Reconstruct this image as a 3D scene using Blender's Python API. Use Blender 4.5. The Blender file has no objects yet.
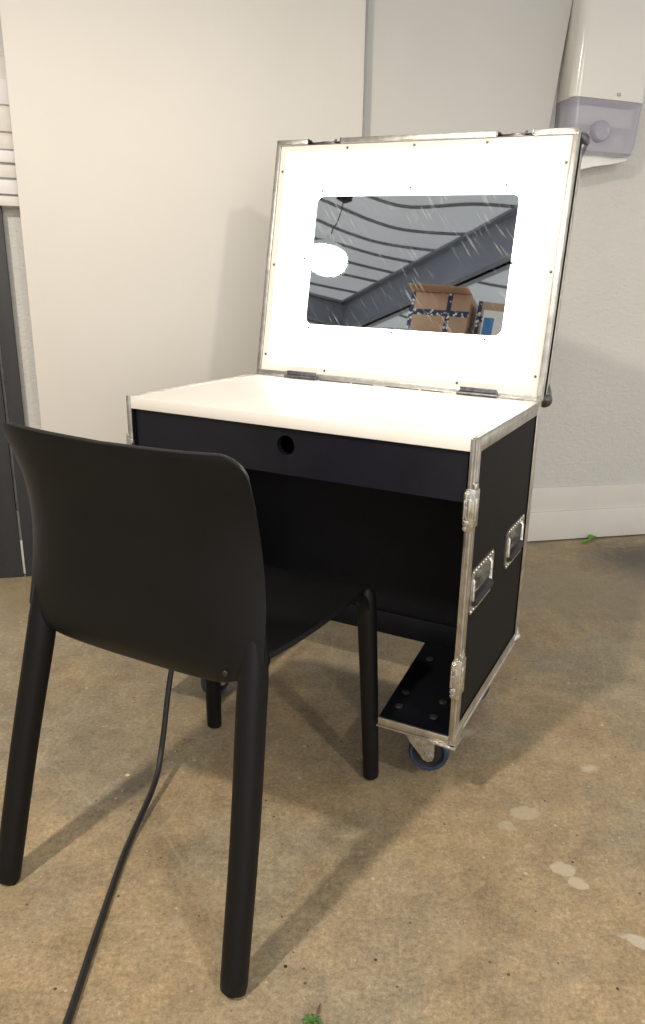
import bpy, bmesh, math, random
from mathutils import Vector, Matrix
random.seed(7)
S = bpy.context.scene
C = S.collection
PI = math.pi

# ------------------------------------------------------------------ materials
def new_mat(name):
    m = bpy.data.materials.new(name); m.use_nodes = True
    nt = m.node_tree
    b = nt.nodes['Principled BSDF']
    return m, nt, b

def ramp(nt, fac, stops):
    r = nt.nodes.new('ShaderNodeValToRGB')
    cr = r.color_ramp
    while len(cr.elements) < len(stops): cr.elements.new(0.5)
    for e, (p, c) in zip(cr.elements, stops):
        e.position = p; e.color = (c[0], c[1], c[2], 1) if not isinstance(c, (int, float)) else (c, c, c, 1)
    nt.links.new(fac, r.inputs['Fac'])
    return r.outputs['Color']

def noise(nt, scale, detail=4, rough=.6, vec=None, dist=0):
    n = nt.nodes.new('ShaderNodeTexNoise')
    n.inputs['Scale'].default_value = scale; n.inputs['Detail'].default_value = detail
    n.inputs['Roughness'].default_value = rough; n.inputs['Distortion'].default_value = dist
    if vec is not None: nt.links.new(vec, n.inputs['Vector'])
    return n.outputs['Fac']

def objcoord(nt, scale=None, rot=None):
    t = nt.nodes.new('ShaderNodeTexCoord')
    if scale is None: return t.outputs['Object']
    mp = nt.nodes.new('ShaderNodeMapping'); mp.inputs['Scale'].default_value = scale
    if rot: mp.inputs['Rotation'].default_value = rot
    nt.links.new(t.outputs['Object'], mp.inputs['Vector'])
    return mp.outputs['Vector']

def mixc(nt, fac, a, b, mode='MIX'):
    m = nt.nodes.new('ShaderNodeMix'); m.data_type = 'RGBA'; m.blend_type = mode
    for sock, v in ((m.inputs['Factor'], fac), (m.inputs['A'], a), (m.inputs['B'], b)):
        if isinstance(v, (int, float)): sock.default_value = v
        elif isinstance(v, (tuple, list)): sock.default_value = (v[0], v[1], v[2], 1)
        else: nt.links.new(v, sock)
    return m.outputs['Result']

def bump(nt, b, h, strength=.2, dist=.002):
    n = nt.nodes.new('ShaderNodeBump'); n.inputs['Strength'].default_value = strength
    n.inputs['Distance'].default_value = dist
    nt.links.new(h, n.inputs['Height']); nt.links.new(n.outputs['Normal'], b.inputs['Normal'])

def plain(name, col, rough=.5, metal=0., var=.12, vs=30, bstr=0., bscale=200, bdist=.0006, spec=.5, stretch=None):
    m, nt, b = new_mat(name)
    v = objcoord(nt, stretch) if stretch else objcoord(nt)
    f = noise(nt, vs, 5, .6, v)
    lo = tuple(c * (1 - var) for c in col); hi = tuple(min(1, c * (1 + var)) for c in col)
    nt.links.new(ramp(nt, f, [(.3, lo), (.7, hi)]), b.inputs['Base Color'])
    b.inputs['Roughness'].default_value = rough; b.inputs['Metallic'].default_value = metal
    b.inputs['Specular IOR Level'].default_value = spec
    if bstr: bump(nt, b, noise(nt, bscale, 3, .6, objcoord(nt)), bstr, bdist)
    return m

M = {}
M['chair'] = plain('black_plastic', (.0046, .0047, .0052), .5, var=.15, vs=15, bstr=.35, bscale=900, bdist=.0003, spec=.22)
M['laminate'] = plain('black_laminate', (.0082, .0076, .0076), .62, var=.15, vs=25, bstr=.3, bscale=700, bdist=.0003, spec=.16)
M['inner'] = plain('inner_black', (.003, .0033, .006), .6, var=.3, vs=12, spec=.25)
M['fascia'] = plain('fascia_black', (.0055, .0058, .011), .45, var=.3, vs=14, bstr=.1, bscale=60, spec=.4)
M['alu'] = plain('aluminium', (.60, .58, .54), .34, 1., var=.25, vs=35, bstr=.25, bscale=120, bdist=.0006)
M['zinc'] = plain('zinc_fitting', (.66, .655, .62), .33, 1., var=.35, vs=90, bstr=.35, bscale=150, bdist=.0008)
M['darkmetal'] = plain('dark_hinge_metal', (.16, .16, .17), .35, 1., var=.4, vs=80)
M['screw'] = plain('screw_metal', (.12, .11, .10), .45, .8, var=.3, vs=200)
M['tabletop'] = plain('white_tabletop', (.80, .77, .72), .42, var=.03, vs=6, spec=.4)
M['border'] = plain('acrylic_falloff_border', (.80, .73, .68), .4, var=.02, vs=6)
M['board'] = plain('white_board', (.66, .640, .60), .6, var=.02, vs=2.5, bstr=.12, bscale=8, bdist=.002, spec=.3)
M['board2'] = plain('grey_white_board', (.58, .575, .55), .55, var=.025, vs=2.5, bstr=.12, bscale=8, bdist=.002, spec=.3)
M['strip'] = plain('seam_shade_grey', (.28, .28, .28), .5, var=.1)
M['rubber'] = plain('black_rubber', (.014, .014, .015), .6, var=.2, vs=60)
M['cable'] = plain('cable_rubber', (.016, .015, .015), .5, var=.3, vs=80)
M['blue'] = plain('blue_tyre', (.022, .042, .085), .55, var=.35, vs=60)
M['plank'] = plain('dark_grey_plank', (.030, .031, .036), .55, var=.2, vs=6, stretch=(3, 3, .3))
M['slat'] = plain('white_slat', (.62, .59, .55), .5, var=.05)
M['slat2'] = plain('lilac_white_slat', (.68, .66, .67), .5, var=.05)
M['gap'] = plain('dark_gap', (.05, .045, .04), .8)
M['cardboard'] = plain('cardboard', (.50, .33, .22), .8, var=.1, vs=8)
M['rack'] = plain('rack_steel', (.25, .27, .30), .5, .6)
M['beam'] = plain('painted_beam', (.24, .26, .31), .55, var=.1, vs=2)
M['purlin'] = plain('purlin_grey', (.15, .165, .17), .6, var=.1)
M['enamel'] = plain('white_enamel', (.8, .8, .8), .3)
M['disp'] = plain('dispenser_white', (.74, .735, .69), .16, var=.01, vs=8, spec=.6)
M['paper'] = plain('paper_white', (.82, .82, .80), .9, var=.03, vs=40)
M['leaf'] = plain('leaf_green', (.10, .30, .03), .5, var=.35, vs=120)
M['sprig'] = plain('sprig_green', (.07, .16, .03), .6, var=.5, vs=150)
M['stalk'] = plain('stalk_brown', (.13, .07, .035), .7, var=.3, vs=100)
M['bluebox'] = plain('blue_print', (.06, .22, .50), .5)
M['mark'] = plain('grey_mark', (.36, .37, .38), .5)

# smoky translucent plastic of the dispenser window
m, nt, b = new_mat('smoky_plastic'); M['smoky'] = m
b.inputs['Base Color'].default_value = (.47, .46, .55, 1); b.inputs['Roughness'].default_value = .12
b.inputs['Alpha'].default_value = .6
# lamp and backlit panel
def emis(name, col, st):
    m, nt, b = new_mat(name)
    b.inputs['Base Color'].default_value = (.8, .8, .8, 1)
    b.inputs['Emission Color'].default_value = (*col, 1); b.inputs['Emission Strength'].default_value = st
    b.inputs['Roughness'].default_value = .35
    return m
M['panel'] = emis('backlit_acrylic', (1, .955, .89), 3.4)
M['bulb'] = emis('lamp_diffuser', (1, .97, .92), 14)
# mirror with fine diagonal wipe streaks
m, nt, b = new_mat('mirror'); M['mirror'] = m
b.inputs['Metallic'].default_value = 1; b.inputs['Roughness'].default_value = .015
v = objcoord(nt, (1, 1, 1), (0, 0, math.radians(52)))
mp2 = nt.nodes.new('ShaderNodeMapping'); mp2.inputs['Scale'].default_value = (14, 150, 1); nt.links.new(v, mp2.inputs['Vector']); v = mp2.outputs['Vector']
st = ramp(nt, noise(nt, 1.0, 3, .5, v), [(.58, 0.), (.72, 1.)])
big = ramp(nt, noise(nt, 6, 2, .5, objcoord(nt)), [(.40, 0.), (.55, 1.)])
nt.links.new(mixc(nt, 0., (.80, .86, .93), (.80, .86, .93)), b.inputs['Base Color'])
d = nt.nodes.new('ShaderNodeBsdfDiffuse'); d.inputs['Color'].default_value = (.9, .92, .95, 1)
mul = nt.nodes.new('ShaderNodeMath'); mul.operation = 'MULTIPLY'; nt.links.new(st, mul.inputs[0]); nt.links.new(big, mul.inputs[1])
mul2 = nt.nodes.new('ShaderNodeMath'); mul2.operation = 'MULTIPLY'; nt.links.new(mul.outputs[0], mul2.inputs[0]); mul2.inputs[1].default_value = .2
ms = nt.nodes.new('ShaderNodeMixShader'); nt.links.new(mul2.outputs[0], ms.inputs[0])
nt.links.new(b.outputs[0], ms.inputs[1]); nt.links.new(d.outputs[0], ms.inputs[2])
nt.links.new(ms.outputs[0], nt.nodes['Material Output'].inputs['Surface'])

# translucent roof lining, daylight comes through it
m, nt, b = new_mat('roof_lining'); M['ceiling'] = m
cc = ramp(nt, noise(nt, 1.2, 4, .6, objcoord(nt)), [(.3, (.56, .565, .56)), (.7, (.62, .625, .62))])
nt.links.new(cc, b.inputs['Base Color']); b.inputs['Roughness'].default_value = .8
tr = nt.nodes.new('ShaderNodeBsdfTranslucent'); nt.links.new(cc, tr.inputs['Color'])
ms = nt.nodes.new('ShaderNodeMixShader'); ms.inputs[0].default_value = .55
nt.links.new(b.outputs[0], ms.inputs[1]); nt.links.new(tr.outputs[0], ms.inputs[2])
nt.links.new(ms.outputs[0], nt.nodes['Material Output'].inputs['Surface'])

# painted masonry wall
m, nt, b = new_mat('painted_wall'); M['wall'] = m
oc = objcoord(nt)
nt.links.new(ramp(nt, noise(nt, 1.6, 5, .6, oc), [(.3, (.60, .595, .57)), (.7, (.67, .665, .635))]), b.inputs['Base Color'])
b.inputs['Roughness'].default_value = .7
bump(nt, b, noise(nt, 38, 5, .7, objcoord(nt, (1, 1, 1.6))), .8, .009)
M['skirt'] = plain('painted_skirting', (.68, .665, .62), .55, var=.03, vs=5, bstr=.25, bscale=25, bdist=.002)

# packing tape with a checked print
m, nt, b = new_mat('checked_tape'); M['tape'] = m
ck = nt.nodes.new('ShaderNodeTexVoronoi'); ck.inputs['Scale'].default_value = 34
nt.links.new(objcoord(nt), ck.inputs['Vector'])
nt.links.new(ramp(nt, ck.outputs['Distance'], [(.30, (.75, .78, .82)), (.42, (.02, .03, .08))]), b.inputs['Base Color'])

# stained concrete floor
m, nt, b = new_mat('stained_concrete'); M['floor'] = m
oc = objcoord(nt)
n1 = noise(nt, 1.7, 8, .62, oc, .4); n2 = noise(nt, 7, 8, .7, oc); n3 = noise(nt, 60, 6, .7, oc); n4 = noise(nt, 260, 3, .6, oc)
n5 = noise(nt, 24, 9, .78, oc, .3); n6 = noise(nt, 110, 6, .75, oc)
col = ramp(nt, n1, [(.32, (.320, .238, .137)), (.46, (.352, .266, .158)), (.56, (.305, .250, .170)), (.70, (.340, .280, .185))])
col = mixc(nt, .9, col, ramp(nt, n2, [(.30, .66), (.48, .97), (.68, 1.22)]), 'MULTIPLY')
col = mixc(nt, .55, col, ramp(nt, n5, [(.34, .66), (.5, 1.), (.66, 1.26)]), 'MULTIPLY')
col = mixc(nt, .9, col, ramp(nt, n6, [(.32, .68), (.5, 1.), (.68, 1.30)]), 'MULTIPLY')
col = mixc(nt, .7, col, ramp(nt, n4, [(.3, .72), (.7, 1.24)]), 'MULTIPLY')
# pale worn patches
pp = ramp(nt, noise(nt, 4.2, 7, .72, objcoord(nt, (1, 1.4, 1)), 1.0), [(.56, 0.), (.66, .5)])
col = mixc(nt, pp, col, (.40, .335, .225))
pd = ramp(nt, noise(nt, 9, 8, .75, objcoord(nt, (1.3, 1, 1)), .6), [(.60, 0.), (.68, .45)])
col = mixc(nt, pd, col, (.19, .145, .085))
# fine hairline cracks
vz = nt.nodes.new('ShaderNodeTexVoronoi'); vz.feature = 'DISTANCE_TO_EDGE'; vz.inputs['Scale'].default_value = 1.15
dn = nt.nodes.new('ShaderNodeTexNoise'); dn.inputs['Scale'].default_value = 3; dn.inputs['Detail'].default_value = 6
nt.links.new(oc, dn.inputs['Vector'])
va = mixc(nt, .16, oc, dn.outputs['Color']); nt.links.new(va, vz.inputs['Vector'])
col = mixc(nt, ramp(nt, vz.outputs['Distance'], [(.0, .45), (.005, .0)]), col, (.42, .36, .25))
# small dark and pale specks
for sc, thr, cc, seed in ((13, .050, (.03, .022, .014), 3.1), (11, .050, (.72, .68, .56), 9.7), (26, .085, (.07, .05, .03), 5.5), (24, .10, (.50, .44, .33), 1.3), (40, .12, (.10, .08, .05), 7.7), (45, .13, (.47, .41, .30), 2.2)):
    mp = nt.nodes.new('ShaderNodeMapping'); mp.inputs['Location'].default_value = (seed, seed * 1.7, 0)
    nt.links.new(oc, mp.inputs['Vector'])
    vo = nt.nodes.new('ShaderNodeTexVoronoi'); vo.inputs['Scale'].default_value = sc; nt.links.new(mp.outputs['Vector'], vo.inputs['Vector'])
    sep = nt.nodes.new('ShaderNodeSeparateColor'); nt.links.new(vo.outputs['Color'], sep.inputs['Color'])
    th = nt.nodes.new('ShaderNodeMath'); th.operation = 'MULTIPLY'; nt.links.new(sep.outputs[0], th.inputs[0]); th.inputs[1].default_value = thr
    lt = nt.nodes.new('ShaderNodeMath'); lt.operation = 'LESS_THAN'; nt.links.new(vo.outputs['Distance'], lt.inputs[0]); nt.links.new(th.outputs[0], lt.inputs[1])
    pick = nt.nodes.new('ShaderNodeMath'); pick.operation = 'GREATER_THAN'; nt.links.new(sep.outputs[1], pick.inputs[0]); pick.inputs[1].default_value = .55
    fm = nt.nodes.new('ShaderNodeMath'); fm.operation = 'MULTIPLY'; nt.links.new(lt.outputs[0], fm.inputs[0]); nt.links.new(pick.outputs[0], fm.inputs[1])
    col = mixc(nt, fm.outputs[0], col, cc)
# individual stains: position, half sizes, turn, colour, strength
wob = nt.nodes.new('ShaderNodeTexNoise'); wob.inputs['Scale'].default_value = 38; wob.inputs['Detail'].default_value = 5
nt.links.new(oc, wob.inputs['Vector'])
def stain(cx, cy, rx, ry, rot, cc, k, soft=.25, wobble=.5):
    global col
    sub = nt.nodes.new('ShaderNodeVectorMath'); sub.operation = 'SUBTRACT'; nt.links.new(oc, sub.inputs[0]); sub.inputs[1].default_value = (cx, cy, 0)
    vr = nt.nodes.new('ShaderNodeVectorRotate'); vr.rotation_type = 'Z_AXIS'; vr.inputs['Angle'].default_value = -rot; nt.links.new(sub.outputs[0], vr.inputs['Vector'])
    ml = nt.nodes.new('ShaderNodeVectorMath'); ml.operation = 'MULTIPLY'; nt.links.new(vr.outputs[0], ml.inputs[0]); ml.inputs[1].default_value = (1 / rx, 1 / ry, 0)
    le = nt.nodes.new('ShaderNodeVectorMath'); le.operation = 'LENGTH'; nt.links.new(ml.outputs[0], le.inputs[0])
    w = nt.nodes.new('ShaderNodeMath'); w.operation = 'MULTIPLY_ADD'; nt.links.new(wob.outputs['Fac'], w.inputs[0]); w.inputs[1].default_value = wobble * 2
    nt.links.new(le.outputs['Value'], w.inputs[2])
    f = ramp(nt, w.outputs[0], [(min(.98, (1 + wobble - soft) / 2.5), k), (min(1., (1 + wobble + soft) / 2.5), 0.)])
    # ramp input is limited to 0..1, so scale the distance first
    sc = nt.nodes.new('ShaderNodeMath'); sc.operation = 'DIVIDE'; nt.links.new(w.outputs[0], sc.inputs[0]); sc.inputs[1].default_value = 2.5
    for l in list(nt.links):
        if l.to_node.type == 'VALTORGB' and l.from_socket == w.outputs[0]: nt.links.remove(l)
    rn = f.node; nt.links.new(sc.outputs[0], rn.inputs['Fac'])
    col = mixc(nt, f, col, cc)
stain(.349, 1.318, .030, .020, 0, (.46, .39, .27), .7, .12, .8)
stain(.304, 1.276, .018, .014, 0, (.46, .39, .28), .6, .12, .9)
stain(.392, 1.163, .024, .019, -.4, (.50, .43, .31), .85, .06, .5)
stain(.413, 1.129, .020, .013, -.5, (.50, .43, .31), .85, .06, .5)
stain(.49, 1.00, .035, .012, -.5, (.52, .47, .38), .8, .12, .8)
stain(.245, 1.60, .03, .016, .5, (.52, .47, .36), .6, .4, .8)
stain(.53, 1.48, .02, .012, .2, (.56, .50, .37), .6, .4, .6)
stain(1.16, 2.88, .24, .20, .2, (.075, .072, .062), .85, .45, .6)
stain(1.35, 2.70, .30, .16, .2, (.17, .155, .125), .6, .6, .8)
stain(.80, 2.55, .30, .22, .2, (.27, .225, .145), .5, .6, .8)
stain(-.95, 2.35, .5, .16, .2, (.25, .20, .12), .6, .6, .8)
col = mixc(nt, .2, col, ramp(nt, n6, [(.32, .72), (.5, 1.), (.68, 1.25)]), 'MULTIPLY')
nt.links.new(col, b.inputs['Base Color'])
nt.links.new(ramp(nt, n2, [(.3, .42), (.7, .62)]), b.inputs['Roughness'])
bump(nt, b, mixc(nt, .5, n6, n4), .3, .002)

# ------------------------------------------------------------------ mesh helpers
class MB:
    def __init__(s, off=(0, 0, 0)):
        s.bm = bmesh.new(); s.off = Vector(off)
    def box(s, x0, x1, y0, y1, z0, z1, bev=0., seg=2, mat=None):
        t = bmesh.new()
        r = bmesh.ops.create_cube(t, size=1)
        for v in t.verts:
            v.co = Vector(((x0 + x1) / 2 + v.co.x * (x1 - x0), (y0 + y1) / 2 + v.co.y * (y1 - y0), (z0 + z1) / 2 + v.co.z * (z1 - z0)))
        if bev > 0:
            bmesh.ops.bevel(t, geom=list(t.edges), offset=bev, segments=seg, affect='EDGES', profile=.5)
        s.merge(t, mat); return s
    def merge(s, t, mat=None):
        if mat is not None: t.transform(mat)
        me = bpy.data.meshes.new('tmp'); t.to_mesh(me); t.free()
        n = len(s.bm.verts)
        s.bm.from_mesh(me); bpy.data.meshes.remove(me)
    def lathe(s, prof, seg=32, mat=None):
        # prof: (r, z) turned about z
        t = bmesh.new(); rings = []
        for r, z in prof:
            if r < 1e-6: rings.append([t.verts.new((0, 0, z))])
            else: rings.append([t.verts.new((r * math.cos(2 * PI * i / seg), r * math.sin(2 * PI * i / seg), z)) for i in range(seg)])
        for a, b in zip(rings, rings[1:]):
            for i in range(seg):
                j = (i + 1) % seg
                if len(a) == 1 and len(b) == 1: continue
                if len(a) == 1: t.faces.new((a[0], b[j], b[i]))
                elif len(b) == 1: t.faces.new((a[i], a[j], b[0]))
                else: t.faces.new((a[i], a[j], b[j], b[i]))
        s.merge(t, mat); return s
    def tube(s, pts, rad, seg=16, caps=True, sub=0):
        pts = [Vector(p) for p in pts]
        if not hasattr(rad, '__len__'): rad = [rad] * len(pts)
        if sub:
            P2, R2 = [], []
            n = len(pts)
            for i in range(n - 1):
                p0, p1, p2, p3 = pts[max(i - 1, 0)], pts[i], pts[i + 1], pts[min(i + 2, n - 1)]
                for k in range(sub):
                    t = k / sub
                    P2.append(.5 * ((2 * p1) + (-p0 + p2) * t + (2 * p0 - 5 * p1 + 4 * p2 - p3) * t * t + (-p0 + 3 * p1 - 3 * p2 + p3) * t ** 3))
                    R2.append(rad[i] * (1 - t) + rad[i + 1] * t)
            P2.append(pts[-1]); R2.append(rad[-1]); pts, rad = P2, R2
        t = bmesh.new(); rings = []
        up = None
        for i, p in enumerate(pts):
            d = (pts[min(i + 1, len(pts) - 1)] - pts[max(i - 1, 0)])
            d.normalize()
            if up is None:
                up = Vector((1, 0, 0)) if abs(d.x) < .8 else Vector((0, 1, 0))
            u = (up - d * up.dot(d)); u.normalize(); w = d.cross(u); up = u
            rings.append([t.verts.new(p + (u * math.cos(2 * PI * k / seg) + w * math.sin(2 * PI * k / seg)) * rad[i]) for k in range(seg)])
        for a, b in zip(rings, rings[1:]):
            for i in range(seg):
                j = (i + 1) % seg; t.faces.new((a[i], a[j], b[j], b[i]))
        if caps:
            t.faces.new(list(reversed(rings[0]))); t.faces.new(rings[-1])
        s.merge(t); return s
    def grid(s, fn, nu, nv, closed_u=False):
        t = bmesh.new()
        V = [[t.verts.new(fn(i / nu, j / nv)) for i in range(nu + 1)] for j in range(nv + 1)]
        for j in range(nv):
            for i in range(nu): t.faces.new((V[j][i], V[j][i + 1], V[j + 1][i + 1], V[j + 1][i]))
        s.merge(t); return s
    def prism(s, loop, axis, a, b, bev=0.):
        # closed 2-D loop extruded along axis ('x': loop is (y,z), 'y': (x,z), 'z': (x,y))
        t = bmesh.new()
        def P(q, h): return {'x': (h, q[0], q[1]), 'y': (q[0], h, q[1]), 'z': (q[0], q[1], h)}[axis]
        lo = [t.verts.new(P(q, a)) for q in loop]; hi = [t.verts.new(P(q, b)) for q in loop]
        n = len(loop)
        t.faces.new(lo); t.faces.new(hi)
        for i in range(n): t.faces.new((lo[i], lo[(i + 1) % n], hi[(i + 1) % n], hi[i]))
        if bev: bmesh.ops.bevel(t, geom=list(t.edges), offset=bev, segments=2, affect='EDGES', profile=.5)
        s.merge(t); return s
    def ringplate(s, outer, inner, axis, a, b):
        # plate between two loops with the same number of points
        t = bmesh.new()
        def P(q, h): return {'x': (h, q[0], q[1]), 'y': (q[0], h, q[1]), 'z': (q[0], q[1], h)}[axis]
        L = [[t.verts.new(P(q, h)) for q in lp] for lp in (outer, inner) for h in (a, b)]
        oa, ob, ia, ib = L; n = len(outer)
        for i in range(n):
            j = (i + 1) % n
            for A, B in ((oa, ia), (ib, ob), (ob, oa), (ia, ib)):
                t.faces.new((A[i], A[j], B[j], B[i]))
        s.merge(t); return s
    def done(s, name, mat, parent=None, smooth=35, loc=None, rot=None):
        bmesh.ops.remove_doubles(s.bm, verts=s.bm.verts, dist=1e-6)
        for v in s.bm.verts: v.co += s.off
        bmesh.ops.recalc_face_normals(s.bm, faces=s.bm.faces)
        me = bpy.data.meshes.new(name); s.bm.to_mesh(me); s.bm.free()
        me.materials.append(mat)
        if smooth:
            for p in me.polygons: p.use_smooth = True
            me.set_sharp_from_angle(angle=math.radians(smooth))
        o = bpy.data.objects.new(name, me); C.objects.link(o)
        if parent: o.parent = parent
        if loc: o.location = loc
        if rot: o.rotation_euler = rot
        return o

def empty(name, loc, rz, label, cat, group=None):
    o = bpy.data.objects.new(name, None); C.objects.link(o); o.location = loc; o.rotation_euler = (0, 0, rz)
    o.empty_display_size = .1
    tag(o, label, cat, group); return o
def tag(o, label, cat, group=None):
    o['label'] = label; o['category'] = cat
    if group: o['group'] = group
    return o
def structure(o): o['kind'] = 'structure'; return o

def rr(x0, x1, z0, z1, r, n=8):
    L = []
    for cx, cz, a0 in ((x1 - r, z1 - r, 0), (x0 + r, z1 - r, 90), (x0 + r, z0 + r, 180), (x1 - r, z0 + r, 270)):
        for k in range(n + 1):
            a = math.radians(a0 + 90 * k / n); L.append((cx + r * math.cos(a), cz + r * math.sin(a)))
    return L
def rayrect(pts, x0, x1, z0, z1, c):
    # push every point of a loop outward from c to a rectangle, snapping the point nearest each corner
    out = []
    for x, z in pts:
        dx, dz = x - c[0], z - c[1]; t = 1e9
        if dx > 1e-9: t = min(t, (x1 - c[0]) / dx)
        if dx < -1e-9: t = min(t, (x0 - c[0]) / dx)
        if dz > 1e-9: t = min(t, (z1 - c[1]) / dz)
        if dz < -1e-9: t = min(t, (z0 - c[1]) / dz)
        out.append((c[0] + dx * t, c[1] + dz * t))
    for q in ((x0, z0), (x1, z0), (x1, z1), (x0, z1)):
        k = min(range(len(out)), key=lambda i: (out[i][0] - q[0]) ** 2 + (out[i][1] - q[1]) ** 2)
        out[k] = q
    return out

# ------------------------------------------------------------------ the room
WA = math.radians(16.1)
W0 = Vector((.675, 3.069, 0)); WX = Vector((math.cos(WA), math.sin(WA), 0)); WN = Vector((math.sin(WA), -math.cos(WA), 0))
def wall_frame(u, d=0., z=0.):
    return W0 + WX * u + WN * d + Vector((0, 0, z))
# wall local frame: x along the wall, y = out of the wall away from the room is +y, so -y faces the camera
H = 3.3
structure(MB().box(-9.5, 4.5, -6, 5.5, -.1, 0).done('floor', M['floor'], smooth=0))
wf = structure(MB().box(-7.5, 3.6, 0, .2, 0, H).done('wall_front', M['wall'], loc=W0, rot=(0, 0, WA), smooth=0))
structure(MB().grid(lambda u, v: Vector((-9.5 + 14 * u, -6 + 11.5 * v, H + .02)), 4, 4).done('ceiling', M['ceiling'], smooth=0))
sk = MB().box(-7.5, 3.6, -.026, 0, .004, .136, .007)
sk.done('baseboard_front', M['skirt'], loc=W0, rot=(0, 0, WA))['kind'] = 'structure'
MB().box(-7.5, 3.6, -.010, 0, .12, .241, .0015).done('trim_1', M['skirt'], loc=W0, rot=(0, 0, WA))['kind'] = 'structure'
MB().box(-9.6, -9.5, -6, 1.5, 0, H).done('wall_left', M['wall'], smooth=0)['kind'] = 'structure'

# dark beams and curved purlins under the roof
def beam(name, a, b, z0, z1, w):
    a, b = Vector(a), Vector(b); d = (b - a); L = d.length; ang = math.atan2(d.y, d.x)
    mb = MB().box(0, L, -w * .12, w * .12, z0, z1).box(0, L, -w / 2, w / 2, z0, z0 + .03, .004).box(0, L, -w / 2, w / 2, z1 - .03, z1, .004)
    o = mb.done(name, M['beam'], loc=(a.x, a.y, 0), rot=(0, 0, ang)); structure(o)
beam('trim_2', (-5.79, -2.42), (-.6, -.783), 2.87, 3.3, .16)
beam('trim_3', (-5.79, -2.42), (-7.2, -.17), 2.98, 3.3, .16)
PUR = [[(-3.50, -.30), (-3.43, -.64), (-3.23, -.91), (-2.71, -1.09), (-2.4, -1.28)],
       [(-4.0, -.10), (-3.9, -.46), (-3.84, -.69), (-3.75, -.98), (-3.59, -1.22), (-3.20, -1.47), (-2.88, -1.58)],
       [(-4.34, -.45), (-4.27, -.71), (-4.2, -1.), (-4.04, -1.32), (-3.7, -1.62), (-3.37, -1.83)],
       [(-4.78, -.60), (-4.64, -.96), (-4.5, -1.14), (-4.27, -1.55), (-3.87, -1.98)],
       [(-5.2, -.60), (-5.05, -1.0), (-4.77, -1.49), (-4.54, -1.82), (-4.31, -2.12)],
       [(-5.7, -.70), (-5.42, -1.3), (-5.1, -1.72), (-4.75, -2.15)],
       [(-6.1, -1.1), (-5.75, -1.75), (-5.3, -2.28)],
       [(-3.9, -2.2), (-3.4, -2.75), (-2.6, -3.1)], [(-4.7, -2.6), (-4.2, -3.3), (-3.3, -3.8)], [(-5.4, -2.9), (-5.0, -3.9), (-4.0, -4.5)]]
n = 4
for pl in PUR:
    o = MB().tube([(x, y, 3.305) for x, y in pl], .0145, 8, sub=6).done('trim_%d' % n, M['purlin']); structure(o); n += 1

# ------------------------------------------------------------------ boards leaning in front of the wall
def wall_thing_mb(mb, name, mat, u, d, rot=0, parent=None):
    p = wall_frame(u, d)
    o = mb.done(name, mat, parent=parent, loc=p, rot=(0, 0, WA)) if parent is None else mb.done(name, mat, parent=parent)
    return o
b1 = empty('wall_board', wall_frame(-1.35, .075), WA, 'tall cream white board standing against the wall left of the open lid', 'board')
MB().box(-.54, .545, -.012, .012, 0, 2.75, .002).done('panel', M['board'], b1)
MB().box(.545, .552, -.014, .014, 0, 2.75).done('seam_shade_strip', M['strip'], b1)  # grey strip drawn in for the dark shade line between the boards
b2 = empty('wall_board', wall_frame(-.27 - .62, .035), WA, 'greyer white board leaning sideways behind the lid, beside the towel dispenser', 'board')
t = math.radians(6.1)
mb = MB().box(-.62, .62, -.011, .011, 0, 2.62, .002)
bmesh.ops.rotate(mb.bm, verts=mb.bm.verts, cent=(.62, 0, 0), matrix=Matrix.Rotation(t, 3, 'Y'))
for v in mb.bm.verts: v.co.z += .0
mn = min(v.co.z for v in mb.bm.verts)
for v in mb.bm.verts: v.co.z -= mn; v.co.x += -mn * math.tan(t)
mb.done('panel', M['board2'], b2)

# dark planks at the far left
def plank(u0, u1, d, h, label, lean):
    mb = MB().box(-(u1 - u0) / 2, (u1 - u0) / 2, -.007, .007, 0, h, .002)
    for v in mb.bm.verts: v.co.x += lean * v.co.z
    tag(mb.done('plank', M['plank'], loc=wall_frame((u0 + u1) / 2, d), rot=(0, 0, WA)), label, 'plank', None)
plank(-2.088, -2.007, .03, 1.98, 'dark grey plank leaning on the white wall, the outer one at the photo edge', 0.)
plank(-1.998, -1.950, .03, 1.95, 'narrow dark grey plank beside the wider one, nearest the cream board', 0.)

# slatted white box on the wall, behind the cream board
vt = empty('wall_vent', wall_frame(-2.30, .0), WA, 'white slatted vent box on the wall at the upper left photo edge', 'vent')
MB().box(-.5, .5, -.03, 0, 1.24, 1.66, .004).done('housing', M['slat'], vt)
for z0, z1, mk, dd in ((1.243, 1.272, 'slat', .108), (1.278, 1.319, 'slat2', .10), (1.325, 1.362, 'slat', .095), (1.368, 1.402, 'slat2', .10), (1.406, 1.447, 'slat', .09), (1.455, 1.523, 'slat', .092), (1.529, 1.60, 'slat2', .09)):
    MB().box(-.495, .495, -dd + .052, -.028, z0, z1, .003).done('slat', M[mk], vt)

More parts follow.
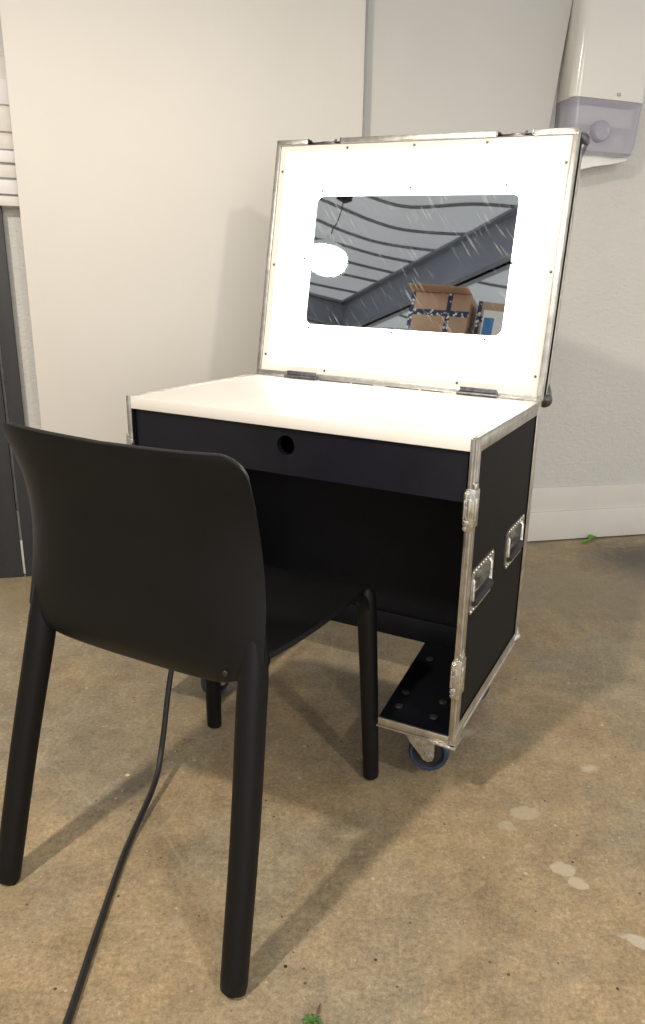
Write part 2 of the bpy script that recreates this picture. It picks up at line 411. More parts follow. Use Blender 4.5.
# ------------------------------------------------------------------ paper towel dispenser on the wall
dp = empty('paper_towel_dispenser', wall_frame(.085, 0, 1.49), WA, 'white paper towel dispenser with smoky window on the wall behind the lid', 'dispenser')
def disp_loop(x0, x1, depth, r, n=8):
    L = [(x1, 0.), (x0, 0.)]
    for k in range(n + 1):
        a = math.radians(180 + 90 * k / n); L.append((x0 + r + r * math.cos(a), -depth + r + r * math.sin(a)))
    for k in range(n + 1):
        a = math.radians(270 + 90 * k / n); L.append((x1 - r + r * math.cos(a), -depth + r + r * math.sin(a)))
    return L
def disp_body(levels, name, mat):
    t = MB(); rings = []
    for z, x0, x1, dep, r in levels:
        rings.append([t.bm.verts.new((x, y, z)) for x, y in disp_loop(x0, x1, dep, r)])
    for a, b in zip(rings, rings[1:]):
        n_ = len(a)
        for i in range(n_): t.bm.faces.new((a[i], a[(i + 1) % n_], b[(i + 1) % n_], b[i]))
    t.bm.faces.new(rings[0]); t.bm.faces.new(rings[-1])
    return t.done(name, mat, dp, smooth=40)
disp_body([(.2105, -.140, .157, .118, .035), (.213, -.142, .158, .122, .035), (.40, -.140, .156, .132, .035), (.62, -.136, .152, .125, .04), (.68, -.12, .135, .10, .04)], 'cover', M['disp'])
disp_body([(.038, -.125, .132, .090, .03), (.046, -.133, .142, .110, .035), (.085, -.138, .148, .115, .035), (.210, -.140, .156, .119, .035)], 'window', M['smoky'])
MB().box(-.128, .145, -.02, 0, .03, .22, .006).done('back_plate', M['disp'], dp)
MB().box(-.105, .125, -.095, -.022, .13, .195, .01).done('towel_stack', M['paper'], dp)
k = MB().lathe([(.0, .004), (.024, .004), (.030, .0), (.034, .005), (.035, .016), (.035, .034), (.0, .034)], 28, Matrix.Translation((-.022, -.142, .108)) @ Matrix.Rotation(math.radians(-90), 4, 'X'))
k.done('knob', M['smoky'], dp)
MB().box(.030, .046, -.1255, -.1225, .226, .230, .001).box(.030, .034, -.1255, -.1225, .230, .236, .0008).box(.038, .043, -.1255, -.1225, .2315, .237, .001).done('logo_mark', M['mark'], dp)
pt = MB().grid(lambda u, v: Vector((-.09 + .215 * u, -.055 - .035 * v + .004 * math.sin(u * 9 + v * 2), .060 - v * (.085 - .055 * u) + .003 * math.sin(u * 6))), 16, 10).done('paper_towel', M['paper'], dp)
md = pt.modifiers.new('thick', 'SOLIDIFY'); md.thickness = .0015

# ------------------------------------------------------------------ flight case vanity
W, D, ZB, ZT = .8025, .5207, .171, .80
YAW = math.radians(-24.012)
UX = Vector((math.cos(YAW), math.sin(YAW), 0)); UY = Vector((-math.sin(YAW), math.cos(YAW), 0))
FR = Vector((.185, 1.3154, 0)); CC = FR - UX * (W / 2) + UY * (D / 2)
case = empty('flight_case_vanity', CC, YAW, 'black flight case makeup station on blue wheels with lit mirror lid', 'vanity')
OFF = (-W / 2, -D / 2, 0)
def mb(): return MB(OFF)
T = .009
# side panels (the right one with two handle openings)
HOLES = [(.047, .176, .449, .521), (.318, .447, .452, .524)]
def side(x0, x1, name):
    s = mb(); ys = [.001, HOLES[0][0], HOLES[0][1], HOLES[1][0], HOLES[1][1], D - .001]
    for i in range(5):
        if i in (1, 3):
            h = HOLES[i // 2]
            s.box(x0, x1, ys[i], ys[i + 1], ZB + .001, h[2]); s.box(x0, x1, ys[i], ys[i + 1], h[3], ZT - .003)
        else: s.box(x0, x1, ys[i], ys[i + 1], ZB + .001, ZT - .003)
    return s.done(name, M['laminate'], case, smooth=0)
side(W - .002 - T, W - .002, 'side_panel'); side(.002, .002 + T, 'side_panel')
mb().box(.01, W - .012, D - .012, D - .003, ZB + .002, ZT - .004).done('back_panel', M['laminate'], case, smooth=0)
mb().box(.012, W - .013, .385, .394, .235, ZT - .027).box(.012, W - .013, .372, .384, .178, .236, .002).box(.012, W - .013, .384, .394, .178, .24).done('inner_back_panel', M['inner'], case)
mb().box(.012, W - .0125, .378, D - .0125, ZB + .001, .177).done('rear_base', M['inner'], case, smooth=0)
for x0, x1 in ((.622, W - .0125), (.012, .18)):
    xe = .034 if x0 > .3 else 0
    lp = [(.634, .004), (x1, .004), (x1, .3775), (.601, .3775)] if x0 > .3 else [(x0, .004), (.138, .004), (.150, .3775), (x0, .3775)]
    mb().prism(lp, 'z', ZB + .001, .179).done('base_board', M['inner'], case, smooth=0)
for bx, by in ((.657, .058), (.738, .117), (.74, .052), (.649, .119), (.644, .288), (.735, .335)):
    mb().lathe([(0, 0), (.009, 0), (.009, .002), (.006, .0035), (0, .0035)], 16, Matrix.Translation((bx, by, .179))).done('bolt', M['screw'], case)
# alu front rail of the base board
mb().box(.633, W - .009, .0, .012, ZB - .012, ZB + .007, .002).box(.630, W - .009, -.001, .02, ZB - .016, ZB - .012, .001).done('base_rail', M['alu'], case)
mb().box(.009, .139, .0, .012, ZB - .012, ZB + .007, .002).box(.009, .142, -.001, .02, ZB - .016, ZB - .012, .001).done('base_rail', M['alu'], case)
# white top and its front edge
mb().box(.006, W - .006, .0, D - .006, ZT - .025, ZT, .0015).done('tabletop', M['tabletop'], case)
# fascia with cable hole
c0 = (.3995, .7375); ins = [(c0[0] + .0205 * math.cos(2 * PI * k / 48), c0[1] + .0205 * math.sin(2 * PI * k / 48)) for k in range(48)]
outl = rayrect(ins, .014, W - .0165, .676, ZT - .0255, c0)
mb().ringplate(outl, ins, 'y', .010, .026).done('fascia', M['fascia'], case, smooth=30)
mb().box(.022, W - .022, .20, .209, .66, ZT - .0255).box(.0135, W - .0135, .026, .209, .672, .676).done('drawer_box', M['inner'], case)
# aluminium edge profiles
E_ = .028; PR = .0018
def ang_v(x, y, sx, sy, z0, z1):      # vertical L at a corner; sx/sy point inwards
    s = mb()
    xa, xb = sorted((x - sx * PR, x + sx * .0105)); ya, yb = sorted((y - sy * PR, y + sy * .0))
    s.box(xa, xb, ya, yb + (.001 if sy > 0 else 0), z0, z1, .0006)
    xa, xb = sorted((x - sx * PR, x)); ya, yb = sorted((y - sy * PR, y + sy * E_))
    s.box(xa, xb, ya, yb, z0, z1, .0006)
    s.tube([(x + sx * .0005, y + sy * .0005, z0), (x + sx * .0005, y + sy * .0005, z1)], .0032, 10)
    s.box(*sorted((x + sx * .005, x + sx * .006)), *sorted((y - sy * (PR + .0008), y)), z0, z1)
    s.box(*sorted((x - sx * (PR + .0008), x)), *sorted((y + sy * .013, y + sy * .015)), z0, z1)
    return s
for x, y, sx, sy in ((W, 0, -1, 1), (0, 0, 1, 1), (W, D, -1, -1), (0, D, 1, -1)):
    ang_v(x, y, sx, sy, ZB - .01, ZT - .001).done('edge_profile', M['alu'], case)
for x, sx in ((W, -1), (0, 1)):
    s = mb()
    s.box(*sorted((x - sx * PR, x)), .028, D - .028, ZT - .028, ZT, .0006)
    s.box(*sorted((x - sx * PR, x + sx * .008)), .001, D, ZT - .001, ZT + PR, .0006)
    s.tube([(x, 0, ZT), (x, D, ZT)], .0032, 10)
    s.box(*sorted((x - sx * (PR + .0008), x)), .028, D - .028, ZT - .016, ZT - .014)
    s.done('edge_profile', M['alu'], case)
    s = mb()
    s.box(*sorted((x - sx * PR, x)), .028, D - .028, ZB - .002, ZB + .026, .0006)
    s.tube([(x, 0, ZB - .002), (x, D, ZB - .002)], .0045, 10)
    s.box(*sorted((x - sx * (PR + .0008), x)), .028, D - .028, ZB + .011, ZB + .013)
    s.done('edge_profile', M['alu'], case)
mb().box(.02, W - .02, D, D + PR, ZT - .028, ZT, .0006).done('edge_profile', M['alu'], case)
mb().box(.02, W - .02, D, D + PR, ZB, ZB + .028, .0006).done('edge_profile', M['alu'], case)
# corner fittings
def corner_ball(x, y, z, sx, sy, sz, nm='corner_fitting', par=None, maker=None, mat='zinc', k=1.):
    s = (maker or mb)()
    t = bmesh.new(); bmesh.ops.create_uvsphere(t, u_segments=18, v_segments=12, radius=.016 * k)
    s.merge(t, Matrix.Translation((x, y, z)) @ Matrix.Diagonal((1, 1, 1, 1)))
    for ax in range(3):
        d = [0, 0, 0]; d[ax] = (sx, sy, sz)[ax] * .034 * k
        e = (x + d[0], y + d[1], z + d[2]); s.tube([(x, y, z), ((x + e[0]) / 2, (y + e[1]) / 2, (z + e[2]) / 2), e], [.0135 * k, .0115 * k, .005 * k], 10)
    return s.done(nm, M[mat], par or case)
corner_ball(W - .004, D - .004, ZB + .006, -1, -1, 1); corner_ball(.004, D - .004, ZB + .006, 1, -1, 1)
# front bottom corner brackets: three-lobed plates
for x, sx in ((W, -1), (0, 1)):
    s = mb()
    s.box(*sorted((x - sx * .0045, x - sx * .001)), 0, .05, ZB - .012, ZB + .016, .001)
    s.box(*sorted((x + sx * .045, x - sx * .004)), -.004, -.001, ZB - .018, ZB - .0125, .001)
    s.prism([(x - sx * .006, -.006), (x + sx * .05, -.004), (x + sx * .05, .012), (x + sx * .012, .05), (x - sx * .006, .05)], 'z', ZB - .018, ZB - .014, .001)
    for q in ((x + sx * .035, .008), (x + sx * .004, .038)):
        s.lathe([(0, 0), (.004, 0), (.004, .0015), (0, .0025)], 10, Matrix.Translation((q[0], q[1], ZB - .014)))
    s.done('corner_fitting', M['zinc'], case)
# butterfly latch keepers on both front edges
def latch(x, sx, z0, z1):
    s = mb(); h = z1 - z0
    s.box(*sorted((x - sx * .006, x + sx * .0120)), -.005, .002, z0, z1, .0015)
    s.box(*sorted((x - sx * .0062, x)), -.004, .027, z0 + .006, z1 - .002, .002)
    s.box(*sorted((x - sx * .0085, x)), .003, .017, z0 + h * .25, z0 + h * .8, .002)
    s.box(*sorted((x - sx * .007, x)), -.004, .014, z1 - .002, z1 + .012, .002)
    s.box(*sorted((x + sx * .000, x + sx * .013)), -.013, -.004, z0 + h * .16, z0 + h * .30, .003)
    s.box(*sorted((x + sx * .001, x + sx * .006)), -.010, -.004, z0 + h * .3, z0 + h * .8, .0015)
    s.box(*sorted((x + sx * .010, x + sx * .014)), -.010, -.004, z0 + h * .3, z0 + h * .8, .0015)
    s.box(*sorted((x + sx * .004, x + sx * .014)), -.008, -.004, z0 + h * .42, z0 + h * .62, .002)
    s.tube([(x + sx * .009, -.009, z0 + h * .78), (x + sx * .009, -.009, z0 + h * .92)], .005, 12)
    for q in (.08, .93):
        s.lathe([(0, 0), (.0042, 0), (.0036, .0015), (0, .0022)], 10, Matrix.Translation((x + sx * .010, -.005, z0 + h * q)) @ Matrix.Rotation(math.radians(90), 4, 'X'))
    s.done('latch', M['zinc'], case)
for z0, z1 in ((.624, .706), (.270, .356)):
    latch(W, -1, z0, z1); latch(0, 1, z0, z1)
# recessed handles on the right side
for y0, y1, z0, z1 in ((.031, .192, .437, .533), (.302, .463, .440, .537)):
    c = ((y0 + y1) / 2, (z0 + z1) / 2)
    inn = rr(y0 + .017, y1 - .017, z0 + .013, z1 - .013, .008)
    out = rr(y0, y1, z0, z1, .016)
    s = mb().ringplate(out, inn, 'x', W - .0015, W + .0022)
    for a in range(9):
        yy = y0 + .014 + (y1 - y0 - .028) * a / 8
        for zz in (z0 + .006, z1 - .006):
            s.lathe([(0, 0), (.0030, 0), (.0022, .0014), (0, .0018)], 8, Matrix.Translation((W + .0022, yy, zz)) @ Matrix.Rotation(math.radians(90), 4, 'Y'))
    pl = s.done('handle_plate', M['zinc'], case)
    s = mb()
    a0, a1, b0, b1_ = y0 + .0162, y1 - .0162, z0 + .0122, z1 - .0122; X0 = W - .0195
    s.box(X0 - .001, X0, a0, a1, b0, b1_); s.box(X0, W, a0 - .001, a0, b0, b1_); s.box(X0, W, a1, a1 + .001, b0, b1_)
    s.box(X0, W, a0, a1, b0 - .001, b0); s.box(X0, W, a0, a1, b1_, b1_ + .001)
    s.done('handle_dish', M['zinc'], pl, smooth=0)
    s = mb(); zc = z0 + .024
    s.tube([(W + .003, y0 + .018, zc), (W + .003, y0 + .022, zc), (W + .003, y1 - .022, zc), (W + .003, y1 - .018, zc)], [.007, .0095, .0095, .007], 14)
    s.done('handle_grip', M['rubber'], pl)
    s = mb(); ya, yb = y0 + .0175, y1 - .0175; zt = z1 - .018
    s.tube([(W - .004, ya, zt), (W + .003, ya, zt - .008), (W + .0035, ya, zc + .006), (W + .003, ya + .005, zc), (W + .003, yb - .005, zc), (W + .0035, yb, zc + .006), (W + .003, yb, zt - .008), (W - .004, yb, zt)], .0033, 8)
    s.done('handle_bail', M['zinc'], pl)
# casters
def caster(x, y, ang, cc):
    R_ = .047; TR = .024
    base = Matrix.Translation((x, y, 0)) @ Matrix.Rotation(ang, 4, 'Z')    # wheel axle along local y
    s = MB(OFF)
    s.box(x - .052, x + .052, y - .043, y + .043, ZB - .0215, ZB - .0165, .002)
    s.lathe([(0, 0), (.030, 0), (.033, .008), (.028, .018), (0, .018)], 24, Matrix.Translation((x, y, ZB - .039)))
    for sy in (-1, 1):
        t = bmesh.new()
        lp = [(-.036, .134), (.036, .134), (.037, .075), (.038, .044), (.034, .034), (.024, .030), (.014, .034), (.006, .046), (-.018, .075), (-.034, .105)]
        lo = [t.verts.new((q[0], sy * .0215, q[1])) for q in lp]; hi = [t.verts.new((q[0], sy * .0245, q[1])) for q in lp]
        t.faces.new(lo); t.faces.new(hi)
        for i in range(len(lp)): j = (i + 1) % len(lp); t.faces.new((lo[i], lo[j], hi[j], hi[i]))
        s.merge(t, base)
    s.tube([base @ Vector((TR, -.030, R_)), base @ Vector((TR, .030, R_))], .0045, 12)
    s.tube([base @ Vector((TR, -.0295, R_)), base @ Vector((TR, -.0235, R_))], .0095, 6)
    o = s.done('caster', M['zinc'], case)
    wm = base @ Matrix.Translation((TR, 0, R_)) @ Matrix.Rotation(math.radians(90), 4, 'X')
    MB(OFF).lathe([(.036, -.017), (.042, -.018), (.0455, -.014), (.047, -.006), (.047, .006), (.0455, .014), (.042, .018), (.036, .017), (.036, -.017)], 40, wm).done('tyre', M['blue'], o)
    MB(OFF).lathe([(0, -.014), (.012, -.018), (.016, -.010), (.030, -.009), (.0362, -.016), (.0362, .016), (.030, .009), (.016, .010), (.012, .018), (0, .014)], 32, wm).done('hub', M['rubber'], o)
A0 = -YAW
caster(.689, .116, A0 - math.radians(10), 0); caster(.097, .135, A0 + math.radians(65), 1)
caster(.712, .42, A0 + math.radians(40), 2); caster(.092, .42, A0 + math.radians(20), 3)

# lid with lit mirror, opened a little past upright
LL = .6204; LD = .075
lid = bpy.data.objects.new('lid', None)
TH = math.radians(90 - 10.8748)
s = MB((-W / 2, 0, 0))
# tray walls and back, rim faces +z (towards the seated person)
s.box(.002, .011, .002, LL - .002, -LD, -.002).box(W - .011, W - .002, .002, LL - .002, -LD, -.002)
s.box(.011, W - .011, .002, .011, -LD, -.002).box(.011, W - .011, LL - .011, LL - .002, -LD, -.014)
s.box(.002, W - .002, .002, LL - .002, -LD, -LD + .008)
lid = s.done('lid', M['laminate'], case, smooth=0, loc=(0, D / 2, ZT + .004), rot=(TH, 0, 0))
def lm(): return MB((-W / 2, 0, 0))
# rim: left, right, bottom, top with two latch notches
N1, N2 = (.093, .192), (.609, .699)
s = lm()
for x0, x1 in ((-.001, .011), (W - .011, W + .001)):
    s.box(x0, x1, 0, LL, -.003, .0015, .0006)
for x0, x1 in ((-.0015, .0005), (W - .0005, W + .0015)):
    s.box(x0, x1, 0, LL, -.024, .0005, .0006); s.box(x0, x1, 0, LL, -LD - .001, -LD + .024, .0006)
    s.box(x0 - .0008, x1 + .0008, 0, LL, -.014, -.012); s.box(x0 - .0008, x1 + .0008, 0, LL, -LD + .010, -LD + .012)
s.box(.0, W, 0, .011, -.003, .0015, .0006); s.box(0, W, -.0015, .0005, -.024, .0005); s.box(0, W, -.0015, .0005, -LD, -LD + .024)
for x0, x1 in ((0, N1[0]), (N1[1], N2[0]), (N2[1], W)):
    s.box(x0, x1, LL - .011, LL + .001, -.003, .0015, .0006); s.box(x0, x1, LL - .0005, LL + .0015, -.024, .0005, .0006)
    s.box(x0, x1, LL - .0125, LL - .0115, -.003, .0022)
s.box(0, W, LL - .0005, LL + .0015, -LD - .001, -LD + .024)
s.done('rim', M['alu'], lid)
for a, b_ in (N1, N2):
    s = lm()
    s.box(a, b_, LL - .0125, LL - .0108, -.024, -.001, .0005)
    s.box(a + .001, a + .003, LL - .011, LL + .002, -.02, .001); s.box(b_ - .003, b_ - .001, LL - .011, LL + .002, -.02, .001)
    s.box(a + .028, b_ - .022, LL - .0105, LL - .006, -.02, -.006, .001)
    s.box((a + b_) / 2 - .012, (a + b_) / 2 + .014, LL - .007, LL - .0025, -.017, -.008, .001)
    s.tube([(b_ - .026, LL - .006, -.01), (b_ - .021, LL + .002, -.01), (b_ - .018, LL - .001, -.01)], .002, 8)
    s.tube([(a + .004, LL, -.01), (a + .012, LL - .006, -.01), (a + .03, LL - .007, -.01)], .0022, 8)
    s.done('lid_latch', M['darkmetal'], lid)
# acrylic: border tinted cream for LED light falling off, backlit ring, mirror
MX = (.133, .684, .143, .479)
inn = rr(MX[0], MX[1], MX[2], MX[3], .020)
mc = ((MX[0] + MX[1]) / 2, (MX[2] + MX[3]) / 2)
PB = .029
oute = rayrect(inn, PB, W - PB, PB, LL - PB, mc)
lm().ringplate(oute, inn, 'z', -.007, -.004).done('light_panel', M['panel'], lid, smooth=0)
s = lm()
s.box(.0105, PB, .0105, LL - .0105, -.007, -.004).box(W - PB, W - .0105, .0105, LL - .0105, -.007, -.004)
s.box(PB, W - PB, .0105, PB, -.007, -.004).box(PB, W - PB, LL - PB, LL - .0105, -.007, -.004)
s.done('panel_falloff_border', M['border'], lid, smooth=0)
t = lm(); t.prism(rr(MX[0] - .004, MX[1] + .004, MX[2] - .004, MX[3] + .004, .022), 'z', -.011, -.0085)
t.done('mirror', M['mirror'], lid, smooth=0)
SCR = [(.021, .054), (.021, .297), (.021, .542), (.2105, .598), (.398, .598), (.587, .598), (.783, .546), (.783, .299), (.781, .054), (.4, .495), (.648, .4985), (.1505, .4905),
       (.116, .315), (.6865, .317), (.1495, .1335), (.395, .1345), (.6437, .1335), (.2105, .022), (.587, .022)]
for i, (x, y) in enumerate(SCR):
    lm().lathe([(0, .0016), (.0022, .0014), (.0036, 0), (.0036, -.001)], 12, Matrix.Translation((x, y, -.004))).done('screw', M['screw'], lid)
# small scuffs of tape at the mirror's corner
for x, y, sz, mt in ((0, 0, 1, 0),): pass
for x, y, z in ((W - .004, LL - .004, -LD + .006), (.004, LL - .004, -LD + .006), (W - .004, .004, -LD + .006), (.004, .004, -LD + .006)):
    corner_ball(x, y, z, -1 if x > .4 else 1, -1 if y > .3 else 1, 1, 'ball_corner', lid, lambda: MB((-W / 2, 0, 0)), 'darkmetal', 1.2)
# hinges
for a, b_ in ((.060, .100), (.102, .196), (.598, .697), (.705, .765)):
    big = b_ - a > .07
    s = mb()
    yh = D - .004
    s.box(a, b_, D - .010, D - .002, ZT + .001, ZT + (.010 if big else .006), .001)
    if big:
        s.box(a + .004, b_ - .002, D - .013, D - .006, ZT + .009, ZT + .020, .001)
        s.tube([(a - .002, D - .015, ZT + .005), (b_ + .002, D - .015, ZT + .005)], .0045, 10)
        s.box(a + .012, b_ - .012, D - .018, D - .010, ZT, ZT + .003, .001)
    s.done('hinge', M['darkmetal' if big else 'zinc'], case)
for k in range(4):
    a = .205 + k * .098
    mb().box(a, a + (.06 if k % 2 else .09), D - .0095, D - .0065, ZT, ZT + .003, .0008).done('hinge', M['darkmetal'], case)
s = mb(); s.box(.01, W - .01, D - .006, D + .001, ZT - .001, ZT + .0035, .0008); s.done('hinge_strip', M['zinc'], case)

# ------------------------------------------------------------------ the black chair
CYAW = math.radians(-24.5)
CH = Vector((-.29025, 1.24875, 0))
chair = empty('chair', CH, CYAW, 'black one-piece plastic chair drawn up to the flight case, back to the viewer', 'chair')
ZP = [(.0, -.285), (.1, -.262), (.2, -.245), (.3, -.226), (.4, -.207), (.5, -.185), (.55, -.176), (.6, -.168), (.65, -.166), (.7, -.169), (.75, -.179), (.8, -.197), (.83, -.212)]
WP = [(.4, .249), (.5, .239), (.55, .235), (.6, .233), (.65, .229), (.7, .226), (.75, .225), (.8, .226), (.83, .227)]
YM = [(.40, -.125), (.44, -.150), (.47, -.182), (.50, -.200), (.56, -.206), (.65, -.207), (.72, -.212), (.78, -.225), (.83, -.240)]
def itp(T_, z):
    if z <= T_[0][0]: return T_[0][1]
    for (a, va), (b_, vb) in zip(T_, T_[1:]):
        if z <= b_: return va + (vb - va) * (z - a) / (b_ - a)
    return T_[-1][1]
def sm(T_, z): return (itp(T_, z - .02) + itp(T_, z) * 2 + itp(T_, z + .02)) / 4
RC = .036
def backpt(u, v):
    a = (u * 2 - 1) * PI / 2; q = math.sin(a)
    x0 = q * .221; ax = abs(x0)
    zt = .834 + .005 * abs(q)
    if ax > .221 - RC: 
        e = (ax - (.221 - RC)) / RC; zt -= RC * (1 - math.sqrt(max(0, 1 - min(1, e) ** 2)))
    zb = .452 + .045 * (ax / .2) ** 3
    z = zb + (zt - zb) * v
    w = itp(WP, z) - .0005
    s_ = abs(q) ** 4.2
    y = sm(ZP, z) * s_ + sm(YM, z) * (1 - s_)
    return Vector((q * w, y, z))
s = MB().grid(backpt, 48, 36)
back = s.done('backrest', M['chair'], chair, smooth=80)
md = back.modifiers.new('thick', 'SOLIDIFY'); md.thickness = .010; md.offset = 0
md = back.modifiers.new('round', 'BEVEL'); md.width = .003; md.segments = 2; md.limit_method = 'ANGLE'; md.angle_limit = math.radians(50)
def seatpt(u, v):
    q = math.sin((u * 2 - 1) * PI / 2)
    y = -.178 + v * (.288 + .178)
    w = .214 - .012 * v
    cr = .035
    dy = y - (.288 - cr)
    if dy > 0: w -= cr * (1 - math.sqrt(max(0, 1 - (dy / cr) ** 2)))
    x = q * w
    dish = (abs(x) / .21) ** 3
    z = .470 - .012 * math.sin(PI * min(1, max(0, v))) + dish * (.012 + .022 * max(0, 1 - v * 1.3))
    if v > .85: z -= .022 * ((v - .85) / .15) ** 2
    if v < .15: z += .012 * ((.15 - v) / .15) ** 2
    return Vector((x, y, z))
seat = MB().grid(seatpt, 40, 40).done('seat', M['chair'], chair, smooth=80)
md = seat.modifiers.new('thick', 'SOLIDIFY'); md.thickness = .009; md.offset = 0
md = seat.modifiers.new('round', 'BEVEL'); md.width = .004; md.segments = 2; md.limit_method = 'ANGLE'; md.angle_limit = math.radians(50)
for sx in (-1, 1):
    P = [(.246, -.290, .0), (.246, -.290, .004), (.246, -.289, .012), (.2455, -.287, .03), (.2345, -.236, .25), (.2195, -.192, .44), (.2165, -.181, .49), (.2125, -.171, .55), (.208, -.163, .61), (.204, -.158, .66)]
    R_ = [.010, .016, .0198, .0218, .0230, .0240, .0235, .0190, .0110, .004]
    MB().tube([(sx * x, y, z) for x, y, z in P], R_, 24, sub=4).done('leg', M['chair'], chair, smooth=60)
for sx in (-1, 1):
    P = [(.213, .283, .0), (.213, .283, .003), (.213, .282, .010), (.2128, .281, .024), (.206, .272, .22), (.199, .262, .40), (.197, .258, .445), (.195, .253, .462), (.193, .249, .470)]
    R_ = [.008, .013, .0162, .0178, .0192, .0205, .0205, .016, .006]
    s = MB().tube([(sx * x, y, z) for x, y, z in P], R_, 24, sub=4)
    s.tube([(sx * .200, .262, .400), (sx * .199, .247, .435), (sx * .197, .222, .458), (sx * .196, .18, .468)], [.013, .013, .010, .004], 14, sub=5)
    s.done('leg', M['chair'], chair, smooth=60)
# small plug under the back's lower corner
MB().lathe([(0, .002), (.004, .0015), (.005, 0)], 14, Matrix.Translation((.178, -.199, .494)) @ Matrix.Rotation(math.radians(90), 4, 'X')).done('plug', M['cable'], chair)
# thin moulded lip that joins backrest foot and seat
def joinpt(u, v):
    q = math.sin((u * 2 - 1) * PI / 2); a = backpt(u, .02); a.y += .0; b_ = seatpt(u, .10)
    p = a.lerp(b_, v); p.z -= .010 * math.sin(PI * v); return p
jn = MB().grid(joinpt, 40, 8).done('seat_join', M['chair'], chair, smooth=80)
md = jn.modifiers.new('thick', 'SOLIDIFY'); md.thickness = .010; md.offset = 0

# ------------------------------------------------------------------ power cable
CB = [(-.415, .55, .0065), (-.418, .72, .0065), (-.421, .821, .0065), (-.432, .951, .0065), (-.441, 1.068, .0065), (-.446, 1.150, .0065), (-.446, 1.205, .009), (-.437, 1.33, .035), (-.437, 1.398, .09), (-.428, 1.451, .22), (-.40, 1.52, .42), (-.37, 1.62, .56), (-.33, 1.70, .650)]
tag(MB().tube(CB, .0062, 12, sub=8).done('power_cable', M['cable'], None, smooth=60), 'black power cable running over the floor under the chair and up to the case', 'cable')

# ------------------------------------------------------------------ bits of greenery on the floor
def leaf_blade(s, base, tip, width, lift):
    b0, b1_ = Vector(base), Vector(tip); d = b1_ - b0; w = Vector((-d.y, d.x, 0)).normalized()
    def f(u, v):
        p = b0 + d * v; ww = width * math.sin(PI * min(1, v * .92 + .04)) ** .8
        return p + w * ((u - .5) * ww) + Vector((0, 0, lift * math.sin(PI * v) + abs(u - .5) * width * .35 + .001))
    s.grid(f, 6, 10)
s = MB(); leaf_blade(s, (-.045, -.05, .002), (.0, -.01, .004), .022, .004); leaf_blade(s, (-.005, -.015, .003), (.035, .032, .004), .030, .012)
lf = s.done('fallen_leaf', M['leaf'], loc=(.965, 3.105, 0)); md = lf.modifiers.new('t', 'SOLIDIFY'); md.thickness = .0012
tag(lf, 'small curled bright green leaf lying on the floor by the baseboard', 'leaf')
sp = empty('plant_sprig', (-.0613, .832, 0), 0, 'tiny green sprig with a brown tip on the floor at the bottom photo edge', 'sprig')
s = MB()
for k in range(9):
    a = k * .75; leaf_blade(s, (0, 0, .003), (.016 * math.cos(a), .013 * math.sin(a), .004), .006, .006)
s.done('leaves', M['sprig'], sp, smooth=0)
MB().tube([(.002, .0, .002), (.007, .012, .006), (.009, .022, .006), (.011, .034, .003)], [.0006, .0012, .0018, .0004], 8).done('stalk', M['stalk'], sp)

# ------------------------------------------------------------------ what the mirror shows: pendant lamps, boxes on a rack
def pendant(loc, label, cord_top, energy, kink=None, rad=.17, size=.10):
    p = empty('pendant_lamp', loc, 0, label, 'lamp', None)
    MB().lathe([(.158, .058), (.150, .085), (.125, .115), (.085, .135), (.05, .148), (.0, .150), (.0, .147), (.05, .145), (.083, .132), (.122, .112), (.146, .083), (.154, .058), (.158, .058)], 36).done('lamp_shade', M['enamel'], p)
    MB().lathe([(0, -.115), (.06, -.110), (.115, -.088), (.15, -.055), (.168, -.012), (.168, .025), (.156, .066), (0, .07)], 32).done('diffuser', M['bulb'], p)
    MB().lathe([(0, .215), (.02, .213), (.032, .19), (.040, .155), (0, .15)], 20).done('lamp_cap', M['enamel'], p)
    q = Vector(cord_top) - Vector(loc); L_ = [Vector((0, 0, .2)), Vector((q.x * .1, q.y * .1, .28)), Vector((q.x * .55, q.y * .55, .38)), Vector((q.x * .85, q.y * .85, q.z * .75)), q]
    MB().tube(L_, .005, 8, sub=5).done('cord', M['cable'], p)
    MB().box(q.x - .05, q.x + .05, q.y - .05, q.y + .05, q.z - .05, q.z + .02, .006).done('ceiling_rose', M['rubber'], p)
    return p
pendant((-3.41, -.27, 2.60), 'white glowing dome lamp hanging on a slack cord, seen in the mirror', (-3.60, -.47, 3.29), 0)
LA = (-1.12, -.12, 2.75); LB = (1.15, -.55, 2.55)


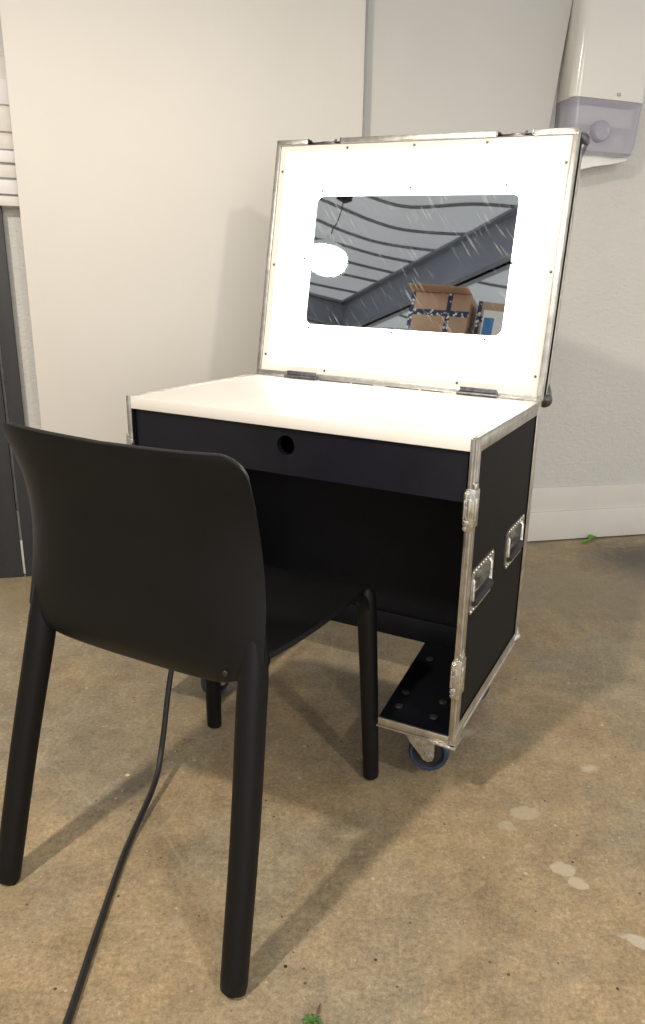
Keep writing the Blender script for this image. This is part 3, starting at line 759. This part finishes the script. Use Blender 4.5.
# storage rack with cardboard boxes (reflected)
RX = Vector((.84, -.543, 0)).normalized(); RN = Vector((.543, .84, 0)).normalized()
RO = Vector((-2.62, -1.05, 0)); RYAW = math.atan2(RX.y, RX.x)
rk = empty('storage_rack', RO, RYAW, 'tall steel rack behind the viewer carrying the cardboard boxes', 'rack')
for x in (-.55, .62):
    for y in (-.42, .02): MB().box(x - .02, x + .02, y - .02, y + .02, 0, 2.14, .002).done('post', M['rack'], rk)
for z in (.25, 1.15, 2.14): MB().box(-.57, .64, -.44, .04, z, z + .03, .003).done('shelf', M['rack'], rk)
def carton(x, y, w, d, h, yaw, label, flap):
    Z = 2.17
    p = RO + RX * x - RN * y * -1
    o = empty('cardboard_box', (p.x, p.y, Z), RYAW + yaw, label, 'box', None)
    MB().box(-w / 2, w / 2, -d / 2, d / 2, 0, h, .003).done('carton', M['cardboard'], o)
    s = MB(); tw = .024
    s.box(-w / 2 - .0015, w / 2 + .0015, d / 2, d / 2 + .0015, h * .5 - tw, h * .5 + tw)
    s.box(-w / 2 - .0015, -w / 2 + tw * 1.3, d / 2, d / 2 + .0016, 0, h)
    s.box(-tw, tw, -d / 2, d / 2 + .002, h, h + .0015); s.box(w * .12, w * .12 + tw * 1.6, d / 2, d / 2 + .0017, 0, h)
    s.done('tape', M['tape'], o)
    if flap:
        f = MB().grid(lambda u, v: Vector((-w / 2 + w * u, d / 2 - .02 + .16 * v, h + .010 * v * (1 - u) + .006 * math.sin(u * 3) + .003)), 10, 6).done('flap', M['cardboard'], o)
        md = f.modifiers.new('t', 'SOLIDIFY'); md.thickness = .004
carton(-.12, -.10, .50, .24, .33, .12, 'brown cardboard box with checked tape, the left one on the rack top', True)
carton(.395, -.09, .44, .24, .29, -.04, 'brown cardboard box with checked tape, the right one on the rack top', False)
bp = RO + RX * .34 + RN * .085
bb = empty('small_carton', (bp.x - .0, bp.y, 2.17), RYAW, 'small white and blue carton in front of the cardboard boxes on the rack', 'carton')
MB().box(-.10, .10, -.02, .02, 0, .20, .002).done('carton', M['paper'], bb)
MB().box(-.09, -.01, .0202, .0215, .0, .14, .0005).done('blue_print', M['bluebox'], bb)

# ------------------------------------------------------------------ light
def light(kind, name, loc, energy, col, size=.2, target=None, sizey=None, spot=None):
    l = bpy.data.lights.new(name, kind); l.energy = energy; l.color = col
    o = bpy.data.objects.new(name, l); C.objects.link(o); o.location = loc
    if kind == 'AREA':
        l.shape = 'RECTANGLE'; l.size = size; l.size_y = sizey or size
    elif kind in ('POINT', 'SPOT'): l.shadow_soft_size = size
    if kind == 'SPOT': l.spot_size = math.radians(spot or 140); l.spot_blend = .4
    if target is not None:
        o.rotation_euler = (Vector(target) - Vector(loc)).to_track_quat('-Z', 'Y').to_euler()
    return o
light('SPOT', 'pendant_bulb', (LA[0], LA[1], LA[2] - .14), 165, (1, .89, .74), .07, (LA[0] + .3, LA[1] + .4, 0), spot=150)
light('SPOT', 'pendant_bulb', (LB[0], LB[1], LB[2] - .14), 75, (1, .90, .76), .07, (LB[0] - .3, LB[1] + .4, 0), spot=150)
# wide daylight opening of the hall behind the viewer
light('AREA', 'hall_daylight', (1.6, -4.2, 1.7), 62, (1, .97, .93), 2.6, (-.1, 2.4, 1.2), 2.4)
w = bpy.data.worlds.new('World'); S.world = w; w.use_nodes = True
bg = w.node_tree.nodes['Background']; bg.inputs['Color'].default_value = (1, .985, .955, 1); bg.inputs['Strength'].default_value = .76

# ------------------------------------------------------------------ camera
cam = bpy.data.cameras.new('camera'); co = bpy.data.objects.new('camera', cam); C.objects.link(co); S.camera = co
F_ = 745.1351; cxp, cyp = 371.048, 513.958
cam.sensor_fit = 'VERTICAL'; cam.sensor_height = 24; cam.lens = F_ / 1024 * 24
cam.shift_x = -(cxp - 322.5) / 1024; cam.shift_y = (cyp - 512) / 1024
cam.clip_start = .05
Rv = Vector((0.99934289, 0.01092048, 0.03456185)); Uv = Vector((-0.03624608, 0.30108924, 0.95290686)); Fv = Vector((0, .95353344, -.30128722))
mt = Matrix((Rv, Uv, -Fv)).transposed().to_4x4(); mt.translation = (0, 0, 1.06786); co.matrix_world = mt

S.view_settings.view_transform = 'Standard'; S.view_settings.look = 'None'
S.view_settings.exposure = 0.35; S.view_settings.gamma = 1; S.view_settings.use_curve_mapping = False
S.cycles.max_bounces = 10
